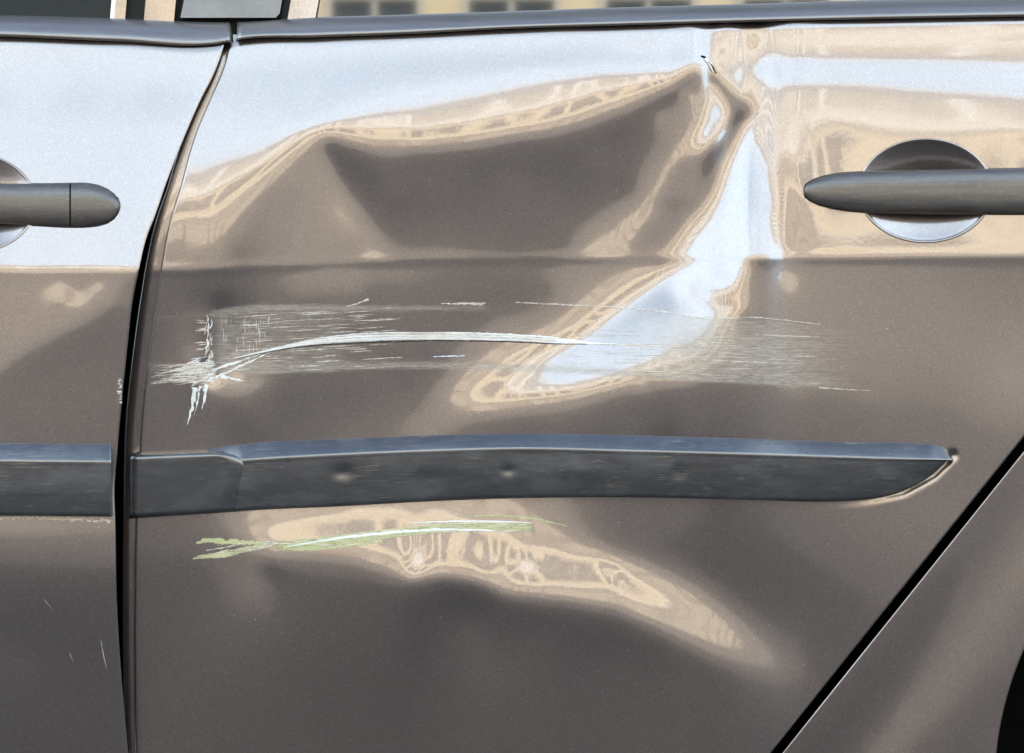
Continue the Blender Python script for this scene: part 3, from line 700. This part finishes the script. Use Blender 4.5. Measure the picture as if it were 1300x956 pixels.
# dried dirt line under the front strip
def rib(pts, wd, surf, lift=.0004, n=None, jit=.25, taper=True, seed=0):
    """tapered streak of paint following the panel; returns verts (k,3,3)"""
    r_ = np.random.default_rng(seed); a = np.array(pts, float)
    L = np.concatenate([[0], np.cumsum(np.hypot(*np.diff(a, axis=0).T))]); n = n or max(4, int(L[-1]/3))
    s_ = np.linspace(0, L[-1], n)
    if len(a) > 2: x = scurve(np.stack([L, a[:, 0]], 1))(s_); y = scurve(np.stack([L, a[:, 1]], 1))(s_)
    else: x = np.interp(s_, L, a[:, 0]); y = np.interp(s_, L, a[:, 1])
    w_ = np.interp(s_, L, wd) if not np.isscalar(wd) else np.full(n, wd)*(np.minimum(1, np.minimum(s_, L[-1]-s_)/(.25*L[-1]))**.7 if taper else 1)
    tx, ty = np.gradient(x), np.gradient(y); ln = np.hypot(tx, ty)+1e-9; nx_, ny_ = -ty/ln, tx/ln
    ju, jd = 1+jit*r_.standard_normal(n), 1+jit*r_.standard_normal(n)
    up = (x-nx_*w_*.5*ju, y-ny_*w_*.5*ju); dn = (x+nx_*w_*.5*jd, y+ny_*w_*.5*jd)
    return np.stack([W(up[0], up[1], surf(*up)+lift*.4), W(x, y, surf(x, y)+lift), W(dn[0], dn[1], surf(*dn)+lift*.4)], 1)
def join_ribs(name, ribs, mats, parent):
    V, F, mi = [], [], []; k = 0
    for P, m_ in ribs:
        n, c = P.shape[:2]; V.append(P.reshape(-1, 3))
        idx = np.arange(n*c).reshape(n, c)+k; k += n*c
        f = np.stack([idx[:-1, :-1], idx[1:, :-1], idx[1:, 1:], idx[:-1, 1:]], -1).reshape(-1, 4)
        F.append(f); mi += [m_]*len(f)
    me = bpy.data.meshes.new(name); me.from_pydata(np.concatenate(V).tolist(), [], np.concatenate(F).tolist())
    for m_ in mats: me.materials.append(m_)
    me.polygons.foreach_set('material_index', mi)
    return link(name, me, None, parent)
join_ribs('dirt_line', [(rib([(-300, 656), (0, 656), (70, 658), (141, 661)], [3, 4, 3, 4], SF, seed=3, jit=.6), 0)], [M['cream']], front_door)

# ------------------------------------------------------------------ waist mouldings, window frames, glass
def moulding(parent, xs, ylo, yhi, surf, base):
    rows = []
    for a in np.linspace(0, 180, 17):
        k = (1-math.cos(R(a)))/2                                  # 0 bottom .. 1 top
        y = ylo(xs)+(yhi(xs)-ylo(xs))*k
        rows.append(W(xs, y, base+.011*math.sin(R(a))**.8-.021*k+.004))
    rows.append(W(xs, yhi(xs), base-.05))
    rows.insert(0, W(xs, ylo(xs), base-.012))
    P = np.array(rows)
    e0 = P[:, :1].copy(); e0[..., 1] += .03; e1 = P[:, -1:].copy(); e1[..., 1] += .03
    return grid_mesh('waist_moulding', np.concatenate([e0, P, e1], 1), M['belt'], parent)
bhi = scurve([(-400, 17), (0, 19), (140, 23), (298, 28), (400, 22), (500, 19), (640, 14.5), (800, 9), (960, 4.5), (1100, 0), (1300, -4), (1500, -8)])
moulding(rear_door, np.linspace(301, 1480, 160), lambda x: belt_lo(x)-2.5, bhi, SR, -.030)
moulding(front_door, np.linspace(-400, 291, 100), lambda x: belt_lo(x)-2.5, bhi, SF, -.030)
grid_mesh('moulding_lip', np.array([W(np.linspace(301, 1480, 100), belt_lo(np.linspace(301, 1480, 100))+q, dd) for q, dd in ((-4, -.032), (0, -.030), (.5, -.034))]), M['rubber'], rear_door)
grid_mesh('moulding_lip', np.array([W(np.linspace(-400, 289, 100), belt_lo(np.linspace(-400, 289, 100))+q, dd) for q, dd in ((-4, -.032), (0, -.030), (.5, -.034))]), M['rubber'], front_door)
def flat(name, pts, d0, tilt, mat, parent, thick=.006):
    """a sheet given by photo points; leaning back with height"""
    n = len(pts); V = []
    for k in (0, 1):
        for (x, y) in pts: V.append(W(x, y, d0-tilt*(40-y)*S-k*thick).tolist())
    F = [list(range(n)), list(range(2*n-1, n-1, -1))]+[[i, i+n, (i+1) % n+n, (i+1) % n] for i in range(n)]
    me = bpy.data.meshes.new(name); me.from_pydata(V, [], F); me.update()
    import bmesh
    bm = bmesh.new(); bm.from_mesh(me); bmesh.ops.recalc_face_normals(bm, faces=bm.faces); bm.to_mesh(me); bm.free()
    return link(name, me, mat, parent, smooth=False)
TL = .10
flat('window', [(398, 40), (1480, 40), (1480, -560), (520, -560)], -.052, .0, M['glass'], rear_door)
flat('window', [(-420, 45), (138, 45), (190, -560), (-420, -560)], -.055, TL, M['glass_dark'], front_door)
flat('window_frame', [(362, 40), (397, 40), (520, -600), (480, -600)], -.044, TL, M['paint'], rear_door, .02)
flat('frame_seal', [(354, 40), (362.5, 40), (480, -600), (470, -600)], -.047, TL, M['rubber'], rear_door, .02)
flat('pillar_panel', [(229, 22.5), (350, 22.5), (355, 17), (358, 0), (470, -600), (345, -600), (233, 3)], -.040, TL, M['panelgrey'], rear_door, .012)
flat('pillar_backing', [(215, 45), (300, 45), (362, 40), (470, -600), (340, -600)], -.052, TL, M['rubber'], car, .02)
flat('window_frame', [(143, 45), (157, 45), (212, -600), (196, -600)], -.045, TL*.3, M['paint'], front_door, .02)
flat('frame_seal', [(157, 45), (181, 45), (238, -600), (212, -600)], -.048, TL, M['rubber'], front_door, .02)
flat('frame_trim', [(181, 45), (219, 45), (280, -600), (238, -600)], -.043, TL*.2, M['paint'], front_door, .02)
flat('glass_seal', [(138, 45), (143.3, 45), (196, -600), (190, -600)], -.046, TL, M['steel'], front_door, .02)

# ------------------------------------------------------------------ scrapes on the rear door
def bundle(path, wd, n, mats, surf, seed, lift=.0004, spread=.5, thin=(.7, 2.2)):
    """a streak made of many overlapping fine strokes"""
    r_ = random.Random(seed); out = []; a = np.array(path, float); wd = np.array(wd, float)
    for i in range(n):
        t0 = r_.uniform(0, .75)*(r_.random() < .8); t1 = min(1, t0+r_.uniform(.15, .9))
        off_ = r_.uniform(-spread, spread); t = np.linspace(t0, t1, 8)*(len(a)-1)
        x = np.interp(t, range(len(a)), a[:, 0]); y = np.interp(t, range(len(a)), a[:, 1])+off_*np.interp(t, range(len(a)), wd)
        out.append((rib(list(zip(x, y)), r_.uniform(*thin), surf, jit=.3, seed=seed+i, lift=lift+.0003*r_.random()), r_.choice(mats)))
    return out
def densify(p, k=6):
    a = np.array(p, float); f = scurve(a); x = np.linspace(a[0, 0], a[-1, 0], len(a)*k); return list(zip(x, f(x)))
GP = densify([(296, 455), (345, 444), (380, 437), (440, 430), (520, 427), (600, 427.5), (700, 432), (745, 436)])
GWd = np.interp(np.linspace(0, 1, len(GP)), [0, .1, .2, .32, .5, .7, .9, 1], [2, 3, 6, 10, 10.5, 9, 8, 2])
ribs = [(rib([(296, 455), (345, 444), (380, 437), (440, 430), (520, 427), (600, 427.5), (700, 432), (745, 436)], [.8, 2.5, 4.5, 8.5, 9, 8.5, 7.5, 2], SR, jit=.12, seed=1, n=260), 0)]+bundle(GP, GWd, 60, [0, 0, 0, 1, 2], SR, 700)+bundle([(x_, y_+w_*.55) for (x_, y_), w_ in zip(GP, GWd)], GWd*.2, 16, [3], SR, 760, thin=(.6, 1.3))  # last bundle: dark scored lines, shadow painted along the scratch's lower edge
sc1 = join_ribs('long_scratch', ribs, [M['white'], M['cream'], M['blueg'], M['score_shadow']], rear_door); sc1['label'] = 'long white curved scratch across the door'
ribs = [(rib([(705, 432.5), (725, 433.5), (745, 435), (790, 437)], [5, 5, 3, 1], SR, lift=.0007, jit=.05, seed=2), 0),
        (rib([(750, 436), (800, 438), (850, 440), (892, 441.5)], [2.6, 2, 1.6, .8], SR, jit=.1, seed=5), 1),
        (rib([(655, 384), (720, 387), (790, 391), (850, 397), (880, 403), (960, 403), (1042, 412)], [1, 1.6, 1.4, 1.5, 1, 1.6, .8], SR, jit=.4, seed=6), 1),
        (rib([(560, 385), (590, 386), (621, 385.5)], [1.5, 3, 2.5], SR, jit=.5, seed=8), 1),
        (rib([(440, 389), (450, 386), (468, 380)], [1, 2, 2], SR, jit=.5, seed=8), 1),
        (rib([(880, 457), (960, 460), (1020, 462)], [.8, 1.5, .6], SR, jit=.3, seed=9), 1),
        (rib([(960, 425), (1005, 427), (1040, 428)], [.8, 1.2, .6], SR, jit=.3, seed=9), 1),
        (rib([(550, 453), (575, 452.5), (590, 452)], [1, 2, 1], SR, jit=.3, seed=9), 0),
        (rib([(1040, 492), (1080, 495), (1105, 496)], [2, 1, .6], SR, jit=.3, seed=9), 1)]
join_ribs('thin_scratches', ribs, [M['blueg'], M['cream']], rear_door)
# torn star of chipped primer at the front edge
ribs = []
rr = random.Random(5)
for i in range(60):                               # leftward flying strokes
    y = 452+rr.random()*44; x1 = 250+rr.random()*26; L = 14+rr.random()*60; sl = rr.uniform(.05, .42) if y < 470 else rr.uniform(-.02, .2)
    x0 = max(191, x1-L); y1 = 470+(y-470)*.6
    ribs.append((rib([(x0, y1+(x1-x0)*sl*.8), ((x0+x1)/2, y1+(x1-x0)*sl*.35), (x1, y1)], [.3, rr.uniform(.5, 1.7), rr.uniform(.6, 2.2)], SR, jit=.5, seed=i, lift=.0003+.0004*rr.random()), rr.choice([0, 1, 1])))
for i in range(16):                               # upright chipped edge
    y = 398+i*4.5+rr.random()*3; x = 266+rr.uniform(-4, 5)
    ribs.append((rib([(x, y), (x+rr.uniform(-3, 3), y+6), (x-2, y+12)], [1, rr.uniform(1.5, 4), 1], SR, jit=.5, seed=50+i, lift=.0003+.0004*rr.random()), rr.choice([0, 1, 1])))
for i in range(9):
    y = 405+rr.random()*45; x = 262
    ribs.append((rib([(x-rr.uniform(8, 18), y+rr.uniform(-2, 3)), (x+2, y)], rr.uniform(.8, 2), SR, jit=.5, seed=90+i), 1))
for i in range(44):                               # centre of the star
    x, y = 258+rr.gauss(0, 9), 475+rr.gauss(0, 10)
    ribs.append((rib([(x-rr.uniform(4, 12), y+rr.uniform(0, 6)), (x+rr.uniform(4, 12), y-rr.uniform(0, 6))], rr.uniform(1, 3), SR, jit=.6, seed=120+i, lift=.0004+.0004*rr.random()), rr.choice([0, 1, 1])))
for (a, b_, w_) in (((248, 492), (238, 539), 5), ((254, 490), (246, 528), 3), ((262, 488), (256, 520), 4), ((268, 470), (330, 450), 3), ((272, 480), (345, 446), 2.5), ((280, 478), (310, 484), 4), ((262, 462), (205, 474), 3)):
    ribs.append((rib([a, ((a[0]+b_[0])/2+1, (a[1]+b_[1])/2), b_], [w_, w_*.8, .5], SR, jit=.45, seed=int(a[0])), 0))
ch = join_ribs('chipped_paint', ribs, [M['white'], M['cream']], rear_door); ch['label'] = 'star of chipped cream primer at the front edge of the dent'; ch['kind'] = 'stuff'
# scores inside the scuffed field
ribs = []
for i in range(70):
    x = rr.uniform(280, 470); y = rr.uniform(398, 472); L = rr.uniform(10, 60)
    ribs.append((rib([(x, y), (x+L, y-L*.06)], rr.uniform(.5, 1.3), SR, jit=.4, seed=200+i, lift=.0003), 0))
for i in range(26):
    x = rr.uniform(282, 345); y = rr.uniform(396, 440); L = rr.uniform(8, 26)
    ribs.append((rib([(x, y), (x+rr.uniform(-2, 2), y+L)], rr.uniform(.5, 1.1), SR, jit=.4, seed=300+i, lift=.0003), 0))
for i in range(50):
    x = rr.uniform(700, 1000); y = rr.uniform(418, 486); L = rr.uniform(10, 60)
    ribs.append((rib([(x, y), (x+L, y+L*.03)], rr.uniform(.4, 1.0), SR, jit=.4, seed=400+i, lift=.0003), 0))
o = join_ribs('fine_scores', ribs, [M['cream']], rear_door); o['kind'] = 'stuff'
# settled dust specks and tiny stone chips
ribs = []
for i in range(120):
    x = rr.uniform(215, 1180); y = rr.choice([rr.uniform(150, 540), rr.uniform(660, 870)]); s_ = rr.uniform(.4, .95)
    if ((x-1175)/90)**2+((y-242)/70)**2 < 1 or (y < 260 and x < 420) or x > 1295-(y-551)*.8 or (x > 1010 and 200 < y < 285): continue
    ribs.append((rib([(x-s_, y+rr.uniform(-.5, .5)), (x+s_, y)], s_*1.3, SR, n=4, jit=.2, seed=1200+i, lift=.0004), 0))
M['speck'] = simple('pale_dust_speck', (.5, .46, .42), .9)
o = join_ribs('dust_specks', ribs, [M['speck']], rear_door); o['kind'] = 'stuff'
# green streak under the strip
ribs = [(rib([(249, 690), (262, 686), (285, 688), (310, 689), (345, 691)], [2, 6, 7, 5, 3], SR, jit=.3, seed=21), 0),
        (rib([(245, 709), (262, 707), (290, 702), (320, 696), (350, 691)], [2, 4, 8, 6, 4], SR, jit=.2, seed=22), 0),
        (rib([(262, 699), (300, 692), (322, 686)], [1, 1.8, 1], SR, lift=.0007, jit=.2, seed=23), 2),
        (rib([(500, 677), (560, 671), (620, 669), (675, 670)], [2, 6, 7, 3], SR, jit=.25, seed=24), 0),
        (rib([(355, 697), (400, 697), (440, 693), (485, 688)], [1, 4, 4, 1], SR, jit=.3, seed=25), 0),
        (rib([(360, 695), (400, 688), (450, 681), (510, 675), (560, 672.5), (625, 673.5)], [1.5, 2.5, 4.5, 4, 3.5, 2], SR, lift=.0009, jit=.12, seed=26), 1),
        (rib([(520, 664), (580, 662), (640, 662.5), (676, 664)], [1, 2.2, 2.2, 1], SR, lift=.0008, jit=.12, seed=27), 1),
        (rib([(580, 656), (640, 655), (690, 661), (720, 668)], [1, 2, 2, .8], SR, jit=.3, seed=28), 0),
        (rib([(335, 690), (348, 690), (356, 694)], [3, 8, 2], SR, lift=.001, jit=.4, seed=29), 2)]
ribs += bundle(densify([(345, 694), (390, 690), (440, 684), (500, 677), (560, 671), (620, 669), (680, 670)]), np.full(42, 11.), 60, [0, 0, 0, 2], SR, 900)
ribs += bundle(densify([(248, 708), (290, 702), (350, 691)]), np.full(18, 5.), 20, [0, 0, 2], SR, 990, thin=(.6, 1.6))
g = join_ribs('paint_streak', ribs, [M['green'], M['white'], M['cream']], rear_door); g['label'] = 'yellow-green paint streak below the rub strip'
# the split in the metal at the tip of the upper fold
ribs = [(rib([(890, 71), (895, 73), (898, 75)], [2, 3, 1], SR, jit=.3, seed=31), 1),
        (rib([(895, 74), (901, 82), (905, 91)], [3, 5.5, 3], SR, lift=.0012, jit=.2, seed=32), 0),
        (rib([(899, 77), (905, 85), (909, 93)], [.6, 1.4, 1.6], SR, lift=.0016, jit=.4, seed=33), 1)]
o = join_ribs('metal_split', ribs, [M['steel'], M['black']], rear_door); o['label'] = 'small split with bare metal at the tip of the fold'
# scratch cluster marks on the front door's edge
ribs = [(rib([(153+rr.uniform(-6, 0), y_), (155.5, y_+rr.uniform(-2, 3))], rr.uniform(1, 2.5), SF, jit=.5, seed=int(y_)), 0) for y_ in range(481, 512, 3)]
ribs += [(rib([(128, 812), (131, 830), (135, 848)], [.3, .9, .3], SF, jit=.3, seed=1), 0), (rib([(55, 760), (68, 775)], .5, SF, jit=.3, seed=2), 0), (rib([(88, 828), (93, 840)], .5, SF, seed=2), 0)]
join_ribs('edge_chips', ribs, [M['cream']], front_door)['kind'] = 'stuff'

# ------------------------------------------------------------------ street behind the photographer (seen mirrored in the paint)
def struct(o): o['kind'] = 'structure'; return o
def matg(name, c0, c1, sc_, rough=.85, bstr=.3):
    m, t, b = nodemat(name)
    n1 = noise(t, mapping(t, (1, 1, 1)), sc_, 8, .65); n2 = noise(t, mapping(t, (1, 1, 1)), sc_*.06, 3)
    col = mixc(t, .5, ramp(t, n1, [(.3, c0), (.7, c1)]), ramp(t, n2, [(.35, c0), (.65, c1)]))
    t.links.new(col, b.inputs['Base Color']); b.inputs['Roughness'].default_value = rough
    t.links.new(bump(t, n1, bstr, .01), b.inputs['Normal']); return m
M['asphalt'] = matg('asphalt', (.02, .02, .023), (.036, .035, .038), 60)
M['paving'] = matg('paving', (.10, .092, .084), (.16, .147, .133), 8)
def sheet(name, x0, x1, y0, y1, z, mat):
    me = bpy.data.meshes.new(name); me.from_pydata([(x0, y0, z), (x1, y0, z), (x1, y1, z), (x0, y1, z)], [], [(0, 1, 2, 3)])
    return struct(link(name, me, mat, smooth=False))
sheet('ground', -250, 250, -250, 250, 0, M['asphalt'])
struct(boxes_mesh('pavement', [(-60, 60, -14, -3.7, .001, .13)], M['paving'], bevel=.01))
def wallmat(name, c0, c1): return matg(name, c0, c1, 3, .9, .1)
walls = [wallmat('ochre_render', (.64, .51, .32), (.74, .62, .42)), wallmat('cream_render', (.66, .60, .50), (.75, .69, .59)), wallmat('sand_render', (.64, .55, .42), (.74, .65, .52))]
M['stone'] = matg('pale_trim', (.55, .5, .42), (.68, .63, .55), 5)
m, t, b = nodemat('window_pane'); M['pane'] = m
b.inputs['Base Color'].default_value = (.05, .055, .06, 1); b.inputs['Roughness'].default_value = .05
M['rail'] = simple('grey_railing', (.25, .25, .25), .5)
M['frame'] = simple('painted_frame', (.55, .5, .42), .5)
M['roof'] = matg('roof_tiles', (.25, .11, .07), (.36, .18, .11), 10)
wins = {}
def window(parent, x, z, ww, hh, y, shut=False):
    key = (ww, hh, shut)
    if key not in wins:
        a = boxes_mesh('window', [(-ww/2, ww/2, .0, .06, -.08, 0), (-ww/2-.08, -ww/2, 0, .05, 0, hh), (ww/2, ww/2+.08, 0, .05, 0, hh), (-ww/2-.08, ww/2+.08, 0, .1, hh, hh+.12), (-.03, .03, -.05, .03, 0, hh), (-ww/2, ww/2, -.05, .03, hh*.66, hh*.66+.05)], M['frame'], parent)
        p_ = boxes_mesh('pane', [(-ww/2, ww/2, -.09, -.06, 0, hh)], M['shutter'] if shut else M['pane'], a)
        wins[key] = (a.data, p_.data)
    else:
        a = bpy.data.objects.new('window', wins[key][0]); sc.collection.objects.link(a); a.parent = parent
        p_ = bpy.data.objects.new('pane', wins[key][1]); sc.collection.objects.link(p_); p_.parent = a
    a.location = (x-parent.location.x, y-parent.location.y, z); p_.location = (0, 0, 0)
M['lowstone'] = matg('brown_stone', (.20, .16, .125), (.28, .232, .18), 3)
M['topwall'] = matg('pale_cream_render', (.72, .68, .60), (.80, .77, .70), 3)
M['shutter'] = matg('closed_tan_shutter', (.42, .36, .28), (.5, .44, .35), 3)
def building(x0, x1, h, floors, nwin, wm, yf, label, ww=1.3):
    e_ = bpy.data.objects.new('town_house', None); sc.collection.objects.link(e_); e_.location = ((x0+x1)/2, yf-4, 0)
    e_['label'] = label; e_['category'] = 'building'; e_['group'] = 'houses across the street'
    fh = h/floors; hh = fh*.52; pitch = (x1-x0)/nwin; bx = []
    # wall built round its openings
    for f in range(floors):
        z0 = f*fh+.001*(f == 0); zs = f*fh+fh*.28
        bx.append((x0, x1, yf-.3, yf, z0, zs)); bx.append((x0, x1, yf-.3, yf, zs+hh, (f+1)*fh))
        for i in range(nwin+1):
            a0 = x0 if i == 0 else x0+(i-.5)*pitch+ww/2; a1 = x1 if i == nwin else x0+(i+.5)*pitch-ww/2
            bx.append((a0, a1, yf-.3, yf, zs, zs+hh))
    bx.append((x0, x1, yf-8, yf-.32, .002, h-.02))
    for f in range(floors):
        boxes_mesh('wall', [q for q in bx[:-1] if int((q[4]+.05)/fh) == f], [M['lowstone'], wm, M['topwall']][min(f, 2)], e_)
    boxes_mesh('rear_block', bx[-1:], M['lowstone'], e_)
    boxes_mesh('cornice', [(x0-.1, x1+.1, yf-.1, yf+.35, h, h+.3), (x0-.05, x1+.05, yf-.1, yf+.2, h-.25, h-.002)]+[(x0, x1, yf+.001, yf+.14, f*fh-.1, f*fh+.1) for f in range(1, floors)], M['stone'], e_)
    cz = []; z_ = 1.05; q_ = 0
    while z_ < h-.5:
        f_ = (z_ % fh)/fh
        if not (.24 < f_ < .84) and .06 < f_ < .95: cz.append((x0, x1, yf+.001, yf+.045, z_, z_+.1))
        z_ += .31; q_ += 1
    boxes_mesh('string_course', cz, M['stone'], e_)
    boxes_mesh('plinth', [(x0, x1, yf+.001, yf+.08, .131, .8)], M['paving'], e_)
    for f in range(floors):
        for i in range(nwin):
            window(e_, x0+(i+.5)*pitch, f*fh+fh*.28, ww, round(hh, 3), yf, f != 1)
    return e_
building(-26, -9.5, 9.0, 3, 7, walls[1], -14, 'cream rendered town house at the left across the street')
building(-9.4, 6.5, 8.4, 3, 11, walls[0], -14, 'ochre rendered town house with eleven window bays facing the car', .9)
building(6.6, 26, 8.8, 3, 8, walls[2], -14, 'sand coloured town house at the right across the street')
